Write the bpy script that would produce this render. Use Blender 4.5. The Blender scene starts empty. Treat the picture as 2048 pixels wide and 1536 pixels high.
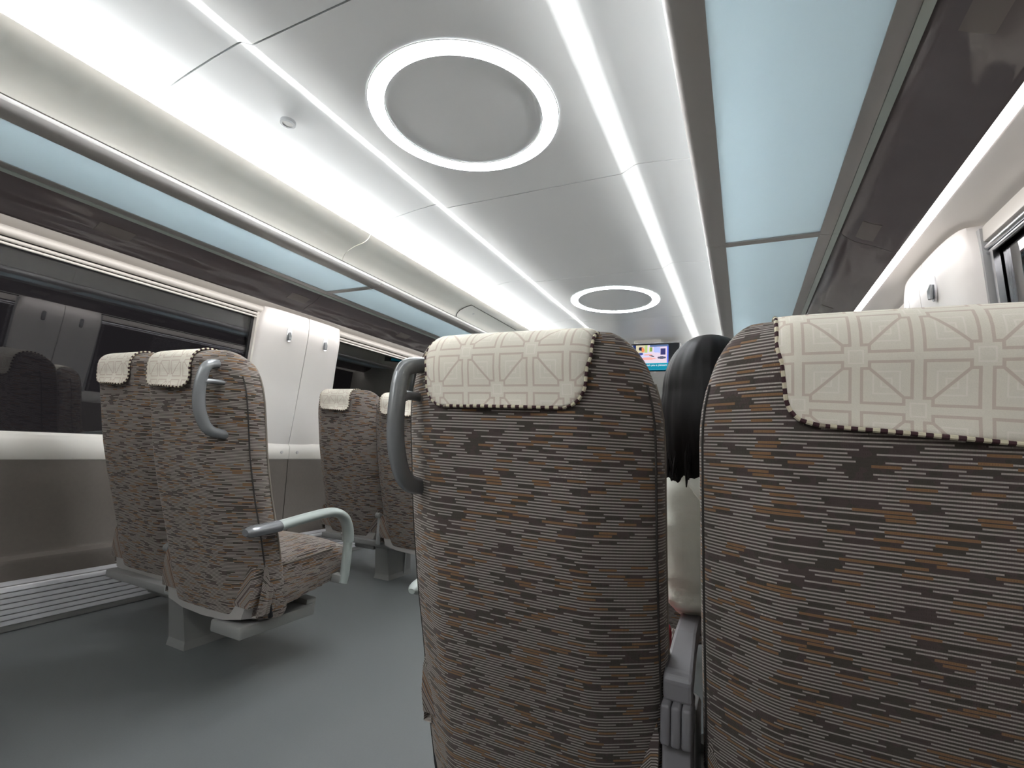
import bpy, bmesh, math, random
from mathutils import Vector, Matrix
random.seed(7)
SC = bpy.context.scene
COL = SC.collection
PI = math.pi

# ------------------------------------------------------------------ camera
F_PX, YAW, PITCH, ROLL = 965.08, math.radians(25.896), math.radians(7.323), math.radians(3.159)
CAM = Vector((1.010, 0.0, 0.81))
_d = Vector((-math.sin(YAW), math.cos(YAW), 0)); _r = Vector((math.cos(YAW), math.sin(YAW), 0)); _u = Vector((0, 0, 1))
_d, _u = _d * math.cos(PITCH) + _u * math.sin(PITCH), _u * math.cos(PITCH) - _d * math.sin(PITCH)
_r, _u = _r * math.cos(ROLL) + _u * math.sin(ROLL), _u * math.cos(ROLL) - _r * math.sin(ROLL)
cd = bpy.data.cameras.new('camera')
cd.sensor_fit = 'HORIZONTAL'; cd.sensor_width = 36.0; cd.lens = F_PX / 2048 * 36.0
cd.clip_start = 0.02; cd.clip_end = 60
cam = bpy.data.objects.new('camera', cd); COL.objects.link(cam)
cam.matrix_world = Matrix(((_r.x, _u.x, -_d.x, CAM.x), (_r.y, _u.y, -_d.y, CAM.y), (_r.z, _u.z, -_d.z, CAM.z), (0, 0, 0, 1)))
SC.camera = cam

# ------------------------------------------------------------------ world, exposure
w = bpy.data.worlds.new('night'); SC.world = w; w.use_nodes = True
w.node_tree.nodes['Background'].inputs[0].default_value = (0.55, 0.5, 0.52, 1)
w.node_tree.nodes['Background'].inputs[1].default_value = 0.014
SC.view_settings.view_transform = 'Standard'; SC.view_settings.look = 'None'
SC.view_settings.gamma = 1.0; SC.view_settings.use_curve_mapping = False
SC.view_settings.exposure = 2.85
SC.cycles.max_bounces = 7; SC.cycles.glossy_bounces = 3; SC.cycles.transmission_bounces = 4; SC.cycles.transparent_max_bounces = 6
SC.cycles.use_light_tree = False; SC.cycles.use_adaptive_sampling = True; SC.cycles.adaptive_threshold = 0.04; SC.cycles.use_denoising = True
E_RING, E_COVE, E_STRIP = 8.3, 10.5, 1.3       # emission of the ring lamps, cove strips, under-rack strips

# ------------------------------------------------------------------ materials
def new_mat(name):
    m = bpy.data.materials.new(name); m.use_nodes = True
    nt = m.node_tree
    return m, nt, nt.nodes['Principled BSDF']

def pmat(name, col, rough=0.5, metal=0.0, noise=0.0, nscale=30.0, spec=0.5, bump=0.0, bscale=200.0):
    m, nt, b = new_mat(name)
    b.inputs['Base Color'].default_value = (*col, 1)
    b.inputs['Roughness'].default_value = rough
    b.inputs['Metallic'].default_value = metal
    b.inputs['Specular IOR Level'].default_value = spec
    tc = nt.nodes.new('ShaderNodeTexCoord')
    if noise:
        n = nt.nodes.new('ShaderNodeTexNoise'); n.inputs['Scale'].default_value = nscale; n.inputs['Detail'].default_value = 4
        nt.links.new(tc.outputs['Object'], n.inputs['Vector'])
        mx = nt.nodes.new('ShaderNodeMix'); mx.data_type = 'RGBA'
        mx.inputs['A'].default_value = (*[c * (1 - noise) for c in col], 1)
        mx.inputs['B'].default_value = (*[min(1, c * (1 + noise)) for c in col], 1)
        nt.links.new(n.outputs['Fac'], mx.inputs['Factor']); nt.links.new(mx.outputs['Result'], b.inputs['Base Color'])
    if bump:
        n2 = nt.nodes.new('ShaderNodeTexNoise'); n2.inputs['Scale'].default_value = bscale
        nt.links.new(tc.outputs['Object'], n2.inputs['Vector'])
        bp = nt.nodes.new('ShaderNodeBump'); bp.inputs['Strength'].default_value = bump; bp.inputs['Distance'].default_value = 0.002
        nt.links.new(n2.outputs['Fac'], bp.inputs['Height']); nt.links.new(bp.outputs['Normal'], b.inputs['Normal'])
    return m

def emat(name, col, s):
    m = bpy.data.materials.new(name); m.use_nodes = True; nt = m.node_tree; nt.nodes.clear()
    o = nt.nodes.new('ShaderNodeOutputMaterial'); e = nt.nodes.new('ShaderNodeEmission')
    e.inputs[0].default_value = (*col, 1); e.inputs[1].default_value = s
    nt.links.new(e.outputs[0], o.inputs[0]); return m

class NB:
    """small node-math helper"""
    def __init__(s, nt): s.nt = nt
    def v(s, sock, x):
        if isinstance(x, (int, float)): sock.default_value = x
        else: s.nt.links.new(x, sock)
    def m(s, op, a, b=0.0, c=None):
        n = s.nt.nodes.new('ShaderNodeMath'); n.operation = op
        s.v(n.inputs[0], a); s.v(n.inputs[1], b)
        if c is not None: s.v(n.inputs[2], c)
        return n.outputs[0]
    def mix(s, f, a, b):
        n = s.nt.nodes.new('ShaderNodeMix'); n.data_type = 'RGBA'
        s.v(n.inputs['Factor'], f)
        for k, x in (('A', a), ('B', b)):
            if isinstance(x, tuple): n.inputs[k].default_value = (*x, 1)
            else: s.nt.links.new(x, n.inputs[k])
        return n.outputs['Result']
    def uv(s):
        u = s.nt.nodes.new('ShaderNodeUVMap'); u.uv_map = 'UVMap'
        sp = s.nt.nodes.new('ShaderNodeSeparateXYZ'); s.nt.links.new(u.outputs[0], sp.inputs[0])
        return sp.outputs[0], sp.outputs[1]
    def wn(s, a, b):
        c = s.nt.nodes.new('ShaderNodeCombineXYZ'); s.v(c.inputs[0], a); s.v(c.inputs[1], b)
        n = s.nt.nodes.new('ShaderNodeTexWhiteNoise'); n.noise_dimensions = '2D'
        s.nt.links.new(c.outputs[0], n.inputs['Vector']); return n.outputs['Value']

def fabric_mat():
    m, nt, b = new_mat('striped_fabric'); n = NB(nt)
    u, v = n.uv()
    P = 0.0047
    rv = n.m('DIVIDE', v, P); row = n.m('FLOOR', rv); fr = n.m('SUBTRACT', rv, row)
    r1 = n.wn(row, 3.3)
    su = n.m('ADD', n.m('DIVIDE', u, 0.030), n.m('MULTIPLY', r1, 17.3))
    cell = n.m('FLOOR', su)
    val = n.wn(row, cell)
    dist = n.m('ABSOLUTE', n.m('SUBTRACT', fr, 0.5))
    thin = n.m('LESS_THAN', dist, 0.22)
    wide = n.m('LESS_THAN', dist, 0.36)
    is_grey = n.m('LESS_THAN', val, 0.68)
    is_or = n.m('GREATER_THAN', val, 0.87)
    nz = nt.nodes.new('ShaderNodeTexNoise'); nz.inputs['Scale'].default_value = 40
    cb = nt.nodes.new('ShaderNodeCombineXYZ'); nt.links.new(u, cb.inputs[0]); nt.links.new(v, cb.inputs[1])
    nt.links.new(cb.outputs[0], nz.inputs['Vector'])
    base = n.mix(n.m('GREATER_THAN', nz.outputs['Fac'], 0.5), (0.068, 0.058, 0.049), (0.080, 0.060, 0.056))
    c1 = n.mix(n.m('MULTIPLY', thin, is_grey), base, (0.375, 0.335, 0.30))
    c2 = n.mix(n.m('MULTIPLY', wide, is_or), c1, (0.245, 0.140, 0.072))
    nt.links.new(c2, b.inputs['Base Color'])
    b.inputs['Roughness'].default_value = 0.9; b.inputs['Specular IOR Level'].default_value = 0.2
    b.inputs['Sheen Weight'].default_value = 0.25; b.inputs['Sheen Roughness'].default_value = 0.5
    b.inputs['Sheen Tint'].default_value = (0.8, 0.72, 0.65, 1)
    tw = n.m('SINE', n.m('MULTIPLY', u, 2600.0))
    h = n.m('MULTIPLY', thin, n.m('ADD', n.m('MULTIPLY', tw, 0.3), 1.0))
    bp = nt.nodes.new('ShaderNodeBump'); bp.inputs['Strength'].default_value = 0.5; bp.inputs['Distance'].default_value = 0.0012
    nt.links.new(h, bp.inputs['Height']); nt.links.new(bp.outputs['Normal'], b.inputs['Normal'])
    return m

def cloth_mat():
    m, nt, b = new_mat('lattice_cloth'); n = NB(nt)
    u, v = n.uv(); T = 0.122
    def cellco(c, off):
        t = n.m('ADD', n.m('DIVIDE', c, T), off); return n.m('ABSOLUTE', n.m('SUBTRACT', n.m('SUBTRACT', t, n.m('FLOOR', t)), 0.5))
    def pat(offu, offv):
        ax, ay = cellco(u, offu), cellco(v, offv)
        qx, qy = n.m('SUBTRACT', ax, 0.218), n.m('SUBTRACT', ay, 0.218)
        sq = n.m('MAXIMUM', n.m('ABSOLUTE', qx), n.m('ABSOLUTE', qy))
        di = n.m('ADD', n.m('MULTIPLY', n.m('ADD', qx, qy), 0.72), 0.124)
        shape = n.m('MAXIMUM', sq, di)
        band = n.m('LESS_THAN', n.m('ABSOLUTE', n.m('SUBTRACT', shape, 0.170)), 0.0135)
        mn = n.m('MINIMUM', n.m('ADD', qx, 0.0), n.m('ADD', qy, 0.0))
        st = n.m('LESS_THAN', n.m('ABSOLUTE', n.m('ADD', mn, 0.075)), 0.007)
        st2 = n.m('LESS_THAN', n.m('ABSOLUTE', n.m('ADD', mn, 0.010)), 0.007)
        st = n.m('MULTIPLY', n.m('MAXIMUM', st, st2), n.m('LESS_THAN', shape, 0.150))
        return band, st
    b1, f1 = pat(0.0, 0.28); b2, f2 = pat(0.5, 0.78)
    band = n.m('MAXIMUM', b1, b2)
    def small(offu, offv):
        mxx = n.m('MAXIMUM', cellco(u, offu), cellco(v, offv))
        return n.m('LESS_THAN', n.m('ABSOLUTE', n.m('SUBTRACT', mxx, 0.060)), 0.007)
    fine = n.m('MAXIMUM', n.m('MAXIMUM', f1, f2), n.m('MAXIMUM', small(0.5, 0.28), small(0.0, 0.78)))
    nz = nt.nodes.new('ShaderNodeTexNoise'); nz.inputs['Scale'].default_value = 900
    tc = nt.nodes.new('ShaderNodeTexCoord'); nt.links.new(tc.outputs['Object'], nz.inputs['Vector'])
    base = n.mix(nz.outputs['Fac'], (0.74, 0.69, 0.59), (0.86, 0.81, 0.70))
    c1 = n.mix(n.m('MULTIPLY', band, 0.6), base, (0.56, 0.43, 0.36))
    c2 = n.mix(n.m('MULTIPLY', fine, 0.5), c1, (0.93, 0.86, 0.78))
    nt.links.new(c2, b.inputs['Base Color'])
    b.inputs['Roughness'].default_value = 0.9; b.inputs['Specular IOR Level'].default_value = 0.2
    h = n.m('SUBTRACT', n.m('ADD', n.m('MULTIPLY', fine, 0.6), n.m('MULTIPLY', nz.outputs['Fac'], 0.5)), band)
    bp = nt.nodes.new('ShaderNodeBump'); bp.inputs['Strength'].default_value = 0.5; bp.inputs['Distance'].default_value = 0.0015
    nt.links.new(h, bp.inputs['Height']); nt.links.new(bp.outputs['Normal'], b.inputs['Normal'])
    return m

def edging_mat():
    m, nt, b = new_mat('stitched_edging'); n = NB(nt)
    u, v = n.uv()
    t = n.m('DIVIDE', u, 0.0145); f = n.m('SUBTRACT', t, n.m('FLOOR', t))
    c = n.mix(n.m('LESS_THAN', f, 0.5), (0.62, 0.57, 0.42), (0.055, 0.022, 0.026))
    nt.links.new(c, b.inputs['Base Color']); b.inputs['Roughness'].default_value = 0.9
    return m

def glass_mat():
    m = bpy.data.materials.new('window_glass'); m.use_nodes = True; nt = m.node_tree; nt.nodes.clear()
    o = nt.nodes.new('ShaderNodeOutputMaterial'); mx = nt.nodes.new('ShaderNodeMixShader')
    t = nt.nodes.new('ShaderNodeBsdfTransparent'); g = nt.nodes.new('ShaderNodeBsdfGlossy')
    g.inputs['Roughness'].default_value = 0.015; g.inputs['Color'].default_value = (1, 1, 1, 1)
    t.inputs['Color'].default_value = (0.5, 0.5, 0.52, 1)
    fr = nt.nodes.new('ShaderNodeFresnel'); fr.inputs['IOR'].default_value = 1.75
    nt.links.new(fr.outputs[0], mx.inputs[0]); nt.links.new(t.outputs[0], mx.inputs[1]); nt.links.new(g.outputs[0], mx.inputs[2])
    nt.links.new(mx.outputs[0], o.inputs[0]); return m

def frosted_mat():
    m = bpy.data.materials.new('frosted_shelf_glass'); m.use_nodes = True; nt = m.node_tree; nt.nodes.clear()
    o = nt.nodes.new('ShaderNodeOutputMaterial'); mx = nt.nodes.new('ShaderNodeMixShader'); mx.inputs[0].default_value = 0.62
    p = nt.nodes.new('ShaderNodeBsdfPrincipled'); p.inputs['Base Color'].default_value = (0.62, 0.71, 0.76, 1); p.inputs['Roughness'].default_value = 0.35
    t = nt.nodes.new('ShaderNodeBsdfTranslucent'); t.inputs['Color'].default_value = (0.80, 0.90, 0.95, 1)
    nt.links.new(p.outputs[0], mx.inputs[1]); nt.links.new(t.outputs[0], mx.inputs[2]); nt.links.new(mx.outputs[0], o.inputs[0]); return m

M = dict(
    ceil=pmat('ceiling_paint', (0.83, 0.85, 0.86), 0.38, noise=0.02, nscale=3),
    seam=pmat('ceiling_backing', (0.035, 0.035, 0.035), 0.8),
    cream=pmat('cream_plastic', (0.66, 0.63, 0.575), 0.38, noise=0.015, nscale=4),
    soffit=pmat('soffit_paint', (0.82, 0.79, 0.74), 0.45),
    pillar=pmat('pillar_plastic', (0.72, 0.69, 0.655), 0.34, noise=0.015, nscale=4),
    brown=pmat('brown_laminate', (0.125, 0.108, 0.092), 0.55, noise=0.10, nscale=60),
    darkgloss=pmat('dark_gloss_laminate', (0.205, 0.172, 0.178), 0.06, noise=0.08, nscale=12, spec=0.6),
    plate=pmat('number_plate', (0.27, 0.235, 0.225), 0.25),
    rail=pmat('grey_rail', (0.52, 0.505, 0.495), 0.42, metal=0.25),
    railtop=pmat('polished_rail', (0.75, 0.72, 0.66), 0.18, metal=0.85),
    greenbar=pmat('glass_edge', (0.62, 0.70, 0.66), 0.2),
    frost=frosted_mat(), glass=glass_mat(),
    black=pmat('black_rubber', (0.012, 0.012, 0.014), 0.6),
    blackgloss=pmat('black_bezel', (0.012, 0.013, 0.016), 0.12),
    chrome=pmat('satin_chrome', (0.62, 0.63, 0.65), 0.22, metal=1.0),
    floor=pmat('grey_vinyl_floor', (0.122, 0.130, 0.130), 0.42, noise=0.08, nscale=220),
    fabric=fabric_mat(), cloth=cloth_mat(), edging=edging_mat(),
    piping=pmat('dark_piping', (0.035, 0.03, 0.026), 0.8),
    piping2=pmat('taupe_piping', (0.23, 0.20, 0.165), 0.8),
    plastic=pmat('grey_plastic', (0.36, 0.365, 0.36), 0.36, noise=0.03, nscale=20),
    armgrey=pmat('armrest_grey', (0.185, 0.178, 0.188), 0.4),
    handle=pmat('grey_handle', (0.235, 0.245, 0.25), 0.22, metal=0.3),
    arm=pmat('pale_arm_plastic', (0.30, 0.335, 0.315), 0.3),
    armcap=pmat('dark_arm_cap', (0.20, 0.205, 0.215), 0.2, metal=0.4),
    shell=pmat('seat_shell', (0.34, 0.325, 0.305), 0.45),
    base=pmat('seat_base_paint', (0.25, 0.25, 0.24), 0.45, metal=0.1),
    heater=pmat('heater_metal', (0.62, 0.62, 0.635), 0.3, metal=0.2, noise=0.05, nscale=30),
    skin=pmat('skin', (0.62, 0.40, 0.29), 0.5, noise=0.05, nscale=20),
    hair=pmat('dark_hair', (0.0045, 0.0035, 0.0035), 0.5, spec=0.18),
    shirt=pmat('off_white_shirt', (0.86, 0.88, 0.80), 0.85, noise=0.04, nscale=30, bump=0.4, bscale=60),
    trousers=pmat('dark_trousers', (0.03, 0.032, 0.04), 0.85),
    shoe=pmat('black_shoe', (0.02, 0.02, 0.02), 0.4),
    red=pmat('red_bag_fabric', (0.62, 0.03, 0.06), 0.6),
    ring=emat('ring_lamp_glow', (0.93, 0.96, 1.0), E_RING),
    cove=emat('cove_lamp_glow', (0.985, 0.98, 0.965), E_COVE),
    strip=emat('rack_lamp_glow', (1.0, 0.97, 0.98), E_STRIP),
)

def wavy(m):
    nt = m.node_tree; b = nt.nodes['Principled BSDF']; tc = nt.nodes.new('ShaderNodeTexCoord'); mp = nt.nodes.new('ShaderNodeMapping')
    mp.inputs['Scale'].default_value = (9.0, 2.2, 9.0); nt.links.new(tc.outputs['Object'], mp.inputs['Vector'])
    n = nt.nodes.new('ShaderNodeTexNoise'); n.inputs['Scale'].default_value = 1.0; n.inputs['Detail'].default_value = 1.5
    nt.links.new(mp.outputs[0], n.inputs['Vector'])
    bp = nt.nodes.new('ShaderNodeBump'); bp.inputs['Strength'].default_value = 0.6; bp.inputs['Distance'].default_value = 0.03
    nt.links.new(n.outputs['Fac'], bp.inputs['Height']); nt.links.new(bp.outputs['Normal'], b.inputs['Normal'])
wavy(M['darkgloss'])

# ------------------------------------------------------------------ mesh helpers
def link(name, me, mat=None, parent=None, smooth=False):
    if mat is not None and not me.materials: me.materials.append(mat)
    if smooth:
        for p in me.polygons: p.use_smooth = True
        try: me.set_sharp_from_angle(angle=math.radians(40))
        except Exception: pass
    o = bpy.data.objects.new(name, me); COL.objects.link(o)
    if parent is not None: o.parent = parent
    return o

def mesh(name, V, Fc, mat=None, parent=None, smooth=False, uv=None):
    me = bpy.data.meshes.new(name); me.from_pydata([tuple(v) for v in V], [], Fc)
    if uv is not None:
        l = me.uv_layers.new(name='UVMap')
        for i, lo in enumerate(me.loops): l.data[i].uv = uv[i] if len(uv) == len(me.loops) else uv[lo.vertex_index]
    bm = bmesh.new(); bm.from_mesh(me); bmesh.ops.recalc_face_normals(bm, faces=bm.faces); bm.to_mesh(me); bm.free()
    me.update()
    return link(name, me, mat, parent, smooth)

def tag(o, label, cat, group=None):
    o['label'] = label; o['category'] = cat
    if group: o['group'] = group
    return o

def struct(o, label=None):
    o['kind'] = 'structure'
    if label: o['label'] = label
    return o

def thing(name, label, cat, loc=(0, 0, 0), group=None):
    o = bpy.data.objects.new(name, None); COL.objects.link(o); o.location = loc; o.empty_display_size = 0.05
    return tag(o, label, cat, group)

def sempty(name, loc=(0, 0, 0)):
    o = bpy.data.objects.new(name, None); COL.objects.link(o); o.location = loc; o.empty_display_size = 0.05
    o['kind'] = 'structure'; return o

def prism(name, prof, y0, y1, mat, parent=None, smooth=False, off=(0, 0, 0)):
    """closed (x, z) polygon extruded along y"""
    n = len(prof)
    V = [(x - off[0], y0 - off[1], z - off[2]) for x, z in prof] + [(x - off[0], y1 - off[1], z - off[2]) for x, z in prof]
    Fc = [tuple(range(n)), tuple(range(2 * n - 1, n - 1, -1))] + [(i, (i + 1) % n, n + (i + 1) % n, n + i) for i in range(n)]
    return mesh(name, V, Fc, mat, parent, smooth)

def offset_profile(pl, t):
    """open polyline -> closed polygon with thickness t to its left"""
    out = []
    for i, p in enumerate(pl):
        a = pl[max(0, i - 1)]; b = pl[min(len(pl) - 1, i + 1)]
        dx, dz = b[0] - a[0], b[1] - a[1]; L = math.hypot(dx, dz) or 1
        out.append((p[0] - dz / L * t, p[1] + dx / L * t))
    return list(pl) + out[::-1]

def smoothline(pts, n=6):
    """Catmull-Rom through points (any dimension)"""
    pts = [Vector(p) for p in pts]; out = []
    for i in range(len(pts) - 1):
        p0 = pts[max(i - 1, 0)]; p1 = pts[i]; p2 = pts[i + 1]; p3 = pts[min(i + 2, len(pts) - 1)]
        for k in range(n):
            t = k / n
            out.append(0.5 * ((2 * p1) + (p2 - p0) * t + (2 * p0 - 5 * p1 + 4 * p2 - p3) * t * t + (3 * p1 - p0 - 3 * p2 + p3) * t ** 3))
    out.append(pts[-1]); return out

def box(name, c, s, mat, parent=None, bevel=0.0, seg=2):
    bm = bmesh.new(); bmesh.ops.create_cube(bm, size=1)
    for v in bm.verts: v.co = Vector((c[0] + v.co.x * s[0], c[1] + v.co.y * s[1], c[2] + v.co.z * s[2]))
    if bevel: bmesh.ops.bevel(bm, geom=bm.edges[:], offset=bevel, segments=seg, affect='EDGES', profile=0.5)
    me = bpy.data.meshes.new(name); bm.to_mesh(me); bm.free()
    return link(name, me, mat, parent, bool(bevel))

def tube(name, path, rad, mat, parent=None, seg=10, closed=False, uv=False, flat=None, up=Vector((0, 0, 1)), cap=True):
    """sweep an ellipse along a path; rad number, list or function of t; flat = (ra, rb) multipliers along side / normal"""
    path = [Vector(p) for p in path]; n = len(path); V = []; UV = []; L = 0
    fa = flat or (1, 1)
    prev = None
    for i, p in enumerate(path):
        if closed: a, b = path[i - 1], path[(i + 1) % n]
        else: a, b = path[max(0, i - 1)], path[min(n - 1, i + 1)]
        t = (b - a).normalized()
        s = t.cross(up)
        if s.length < 0.15: s = prev.copy() if prev else t.cross(Vector((1, 0, 0)))
        s = (s - t * s.dot(t)).normalized()
        if prev and s.dot(prev) < 0: s = -s
        prev = s; q = s.cross(t).normalized()
        r = rad(i / max(1, n - 1)) if callable(rad) else (rad[i] if isinstance(rad, (list, tuple)) else rad)
        if i: L += (p - path[i - 1]).length
        for k in range(seg):
            an = 2 * PI * k / seg
            V.append(p + s * (math.cos(an) * r * fa[0]) + q * (math.sin(an) * r * fa[1])); UV.append((L, k / seg))
    Fc = []
    for i in range(n if closed else n - 1):
        j = (i + 1) % n
        for k in range(seg): Fc.append((i * seg + k, i * seg + (k + 1) % seg, j * seg + (k + 1) % seg, j * seg + k))
    if not closed and cap: Fc += [tuple(range(seg - 1, -1, -1)), tuple(range((n - 1) * seg, n * seg))]
    return mesh(name, V, Fc, mat, parent, True, UV if uv else None)

def cyl(name, c, axis, r, h, mat, parent=None, seg=20, bevel=0.0):
    bm = bmesh.new(); bmesh.ops.create_cone(bm, cap_ends=True, segments=seg, radius1=r, radius2=r, depth=h)
    if bevel:
        bmesh.ops.bevel(bm, geom=[e for e in bm.edges if abs(e.verts[0].co.z - e.verts[1].co.z) < 1e-6], offset=bevel, segments=2, affect='EDGES')
    q = Vector((0, 0, 1)).rotation_difference(Vector(axis)).to_matrix().to_4x4()
    bmesh.ops.transform(bm, matrix=Matrix.Translation(c) @ q, verts=bm.verts)
    me = bpy.data.meshes.new(name); bm.to_mesh(me); bm.free()
    return link(name, me, mat, parent, True)

def annulus(name, c, ri, ro, h, mat, parent=None, seg=96):
    V = []; Fc = []
    for k in range(seg):
        a = 2 * PI * k / seg
        for r, z in ((ri, 0), (ro, 0), (ro, h), (ri, h)): V.append((c[0] + r * math.cos(a), c[1] + r * math.sin(a), c[2] + z))
    for k in range(seg):
        j = (k + 1) % seg
        for e in range(4): Fc.append((k * 4 + e, j * 4 + e, j * 4 + (e + 1) % 4, k * 4 + (e + 1) % 4))
    return mesh(name, V, Fc, mat, parent, True)

def copy_tree(o, parent=None):
    c = o.copy(); COL.objects.link(c); c.parent = parent
    for ch in list(o.children): copy_tree(ch, c)
    return c

Y0, Y1 = -4.3, 6.3          # ends of the saloon

# ------------------------------------------------------------------ floor
struct(box('floor', (0, (Y0 + Y1) / 2, -0.03), (3.5, Y1 - Y0 + 0.2, 0.06), M['floor']), 'smooth grey vinyl carriage floor')

# ------------------------------------------------------------------ ceiling: backing with one panel per bay
ZC = 2.115
half = [(0.0, ZC), (0.30, ZC), (0.488, ZC + 0.0005), (0.498, ZC + 0.003), (0.512, ZC + 0.010), (0.546, ZC + 0.029), (0.560, ZC + 0.034), (0.572, ZC + 0.035), (0.61, ZC + 0.032),
        (0.72, ZC + 0.022), (0.85, ZC + 0.005), (0.96, ZC - 0.014), (1.06, ZC - 0.026), (1.16, ZC - 0.034), (1.22, ZC - 0.06)]
full = [(-x, z) for x, z in half[::-1][:-1]] + half
backing = [(x, z + 0.022) for x, z in full]
ceil_o = prism('ceiling', offset_profile(backing, 0.02), Y0, Y1, M['seam'], None, True)
struct(ceil_o, 'pale curved carriage ceiling of wide smooth panels')
SEAMS = [Y0, -4.10, -2.86, -1.60, -0.32, 0.927, 2.125, 3.396, 4.656, 5.9, Y1]
ppoly = offset_profile(full, 0.018)
for a, b in zip(SEAMS[:-1], SEAMS[1:]):
    prism('ceiling_panel', ppoly, a + 0.0032, b - 0.0032, M['ceil'], ceil_o, True)

# ring lamps in the ceiling
for yc, lab in ((1.507, 'large bright ring lamp in the ceiling, nearest to the camera'),
                (4.030, 'far ring lamp in the ceiling just before the hanging screen'),
                (-1.016, 'ring lamp in the ceiling right behind the camera'),
                (-3.540, 'ring lamp in the ceiling farthest behind the camera')):
    t = thing('ring_lamp', lab, 'ceiling lamp', (0, yc, ZC), 'ring lamps along the middle of the ceiling')
    annulus('diffuser', (0, 0, -0.004), 0.316, 0.377, 0.0035, M['ring'], t)
    annulus('outer_bezel', (0, 0, -0.0045), 0.3772, 0.381, 0.004, M['ceil'], t)
    annulus('inner_bezel', (0, 0, -0.0045), 0.312, 0.3158, 0.004, M['ceil'], t)

# small round ceiling sensor
t = thing('ceiling_sensor', 'small round chrome sensor on the ceiling left of the large ring lamp', 'sensor', (-0.731, 1.268, ZC + 0.008))
annulus('bezel', (0, 0, -0.010), 0.021, 0.031, 0.014, M['chrome'], t, 40)
cyl('lens', (0, 0, -0.004), (0, 0, 1), 0.0215, 0.010, M['plastic'], t, 32)

# ------------------------------------------------------------------ side walls
for sx, side in ((-1, 'left'), (1, 'right')):
    def P(pts): return [(sx * x, z) for x, z in pts]
    # lower brown wall, split in bays
    wall = prism('wall_' + side, P([(1.70, -0.02), (1.70, 0.70), (1.78, 0.70), (1.78, -0.02)]), Y0, Y1, M['brown'])
    struct(wall, 'dark brown lower side wall under the %s windows' % side)
    low = [(1.675, 0.665), (1.668, 0.50), (1.662, 0.275), (1.655, 0.262), (1.622, 0.250), (1.614, 0.235), (1.612, 0.10), (1.612, 0.0), (1.71, 0.0), (1.71, 0.665)]
    for a, b in ((Y0, -3.552), (-3.548, -0.652), (-0.648, 2.2465), (2.2515, 5.147), (5.153, Y1)):
        prism('wall_panel', P(low), a, b, M['brown'], wall, True)
    # upper wall strip above the windows and cove wall behind the rack
    up = smoothline([(1.033, 2.040), (1.050, 2.012), (1.090, 1.993), (1.150, 1.980), (1.206, 1.957), (1.236, 1.928), (1.248, 1.885), (1.262, 1.80), (1.285, 1.712)], 4)
    up = [(p.x, p.y) for p in up] if hasattr(up[0], 'y') else up
    poly = offset_profile(P(up), 0.012 * (1 if sx > 0 else -1))
    cove = sempty('trim_1' if sx < 0 else 'trim_2'); cove['label'] = 'cream curved panel wall above the %s luggage rack' % side
    cuts = [Y0, 2.125, Y1]
    for a, b in zip(cuts[:-1], cuts[1:]): prism('cove_panel', poly, a + 0.002, b - 0.002, M['cream'], cove, True)
    if sx < 0:      # service hatch with lock
        hp = [(-1.093, 1.9895), (-1.150, 1.976), (-1.206, 1.953), (-1.232, 1.926), (-1.241, 1.89)]
        hatch = prism('service_hatch', offset_profile(hp, 0.004), 3.45, 4.35, M['cream'], cove, True)
        cyl('hatch_lock', (-1.170, 3.62, 1.966), (0.4, 0, -1), 0.011, 0.008, M['rail'], hatch, 16)
        for yy in (3.449, 4.351): tube('hatch_gap', [(x, yy, z - 0.001) for x, z in hp], 0.0022, M['seam'], hatch, 6)
        tube('hatch_gap', [(-1.092, 3.45, 1.988), (-1.092, 4.35, 1.988)], 0.0022, M['seam'], hatch, 6)
    # outer skin beyond the windows top (soffit down to the window head)
    sof = [(1.556, 1.600), (1.60, 1.604), (1.66, 1.602), (1.705, 1.592), (1.712, 1.560), (1.78, 1.560), (1.78, 1.64), (1.556, 1.64)]
    so = struct(prism('trim_3' if sx < 0 else 'trim_4', P(sof), Y0, Y1, M['soffit'], None, True), 'cream soffit between the rack light and the %s windows' % side)
    # sill band
    sill = [(1.765, 0.752), (1.735, 0.758), (1.728, 0.750), (1.700, 0.742), (1.690, 0.748), (1.680, 0.735), (1.672, 0.725), (1.668, 0.655), (1.674, 0.645), (1.765, 0.640)]
    sl = sempty('trim_5' if sx < 0 else 'trim_6'); sl['label'] = 'cream sill band below the %s windows' % side
    for a, b in ((Y0, -3.552), (-3.548, -0.652), (-0.648, 2.2475), (2.2505, 5.147), (5.153, Y1)): prism('sill', P(sill), a, b, M['cream'], sl, True)
    for yy in (2.19, 2.31): cyl('screw', (sx * 1.667, yy, 0.690), (sx, 0, 0), 0.0095, 0.006, M['rail'], sl, 16, 0.001)

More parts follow.
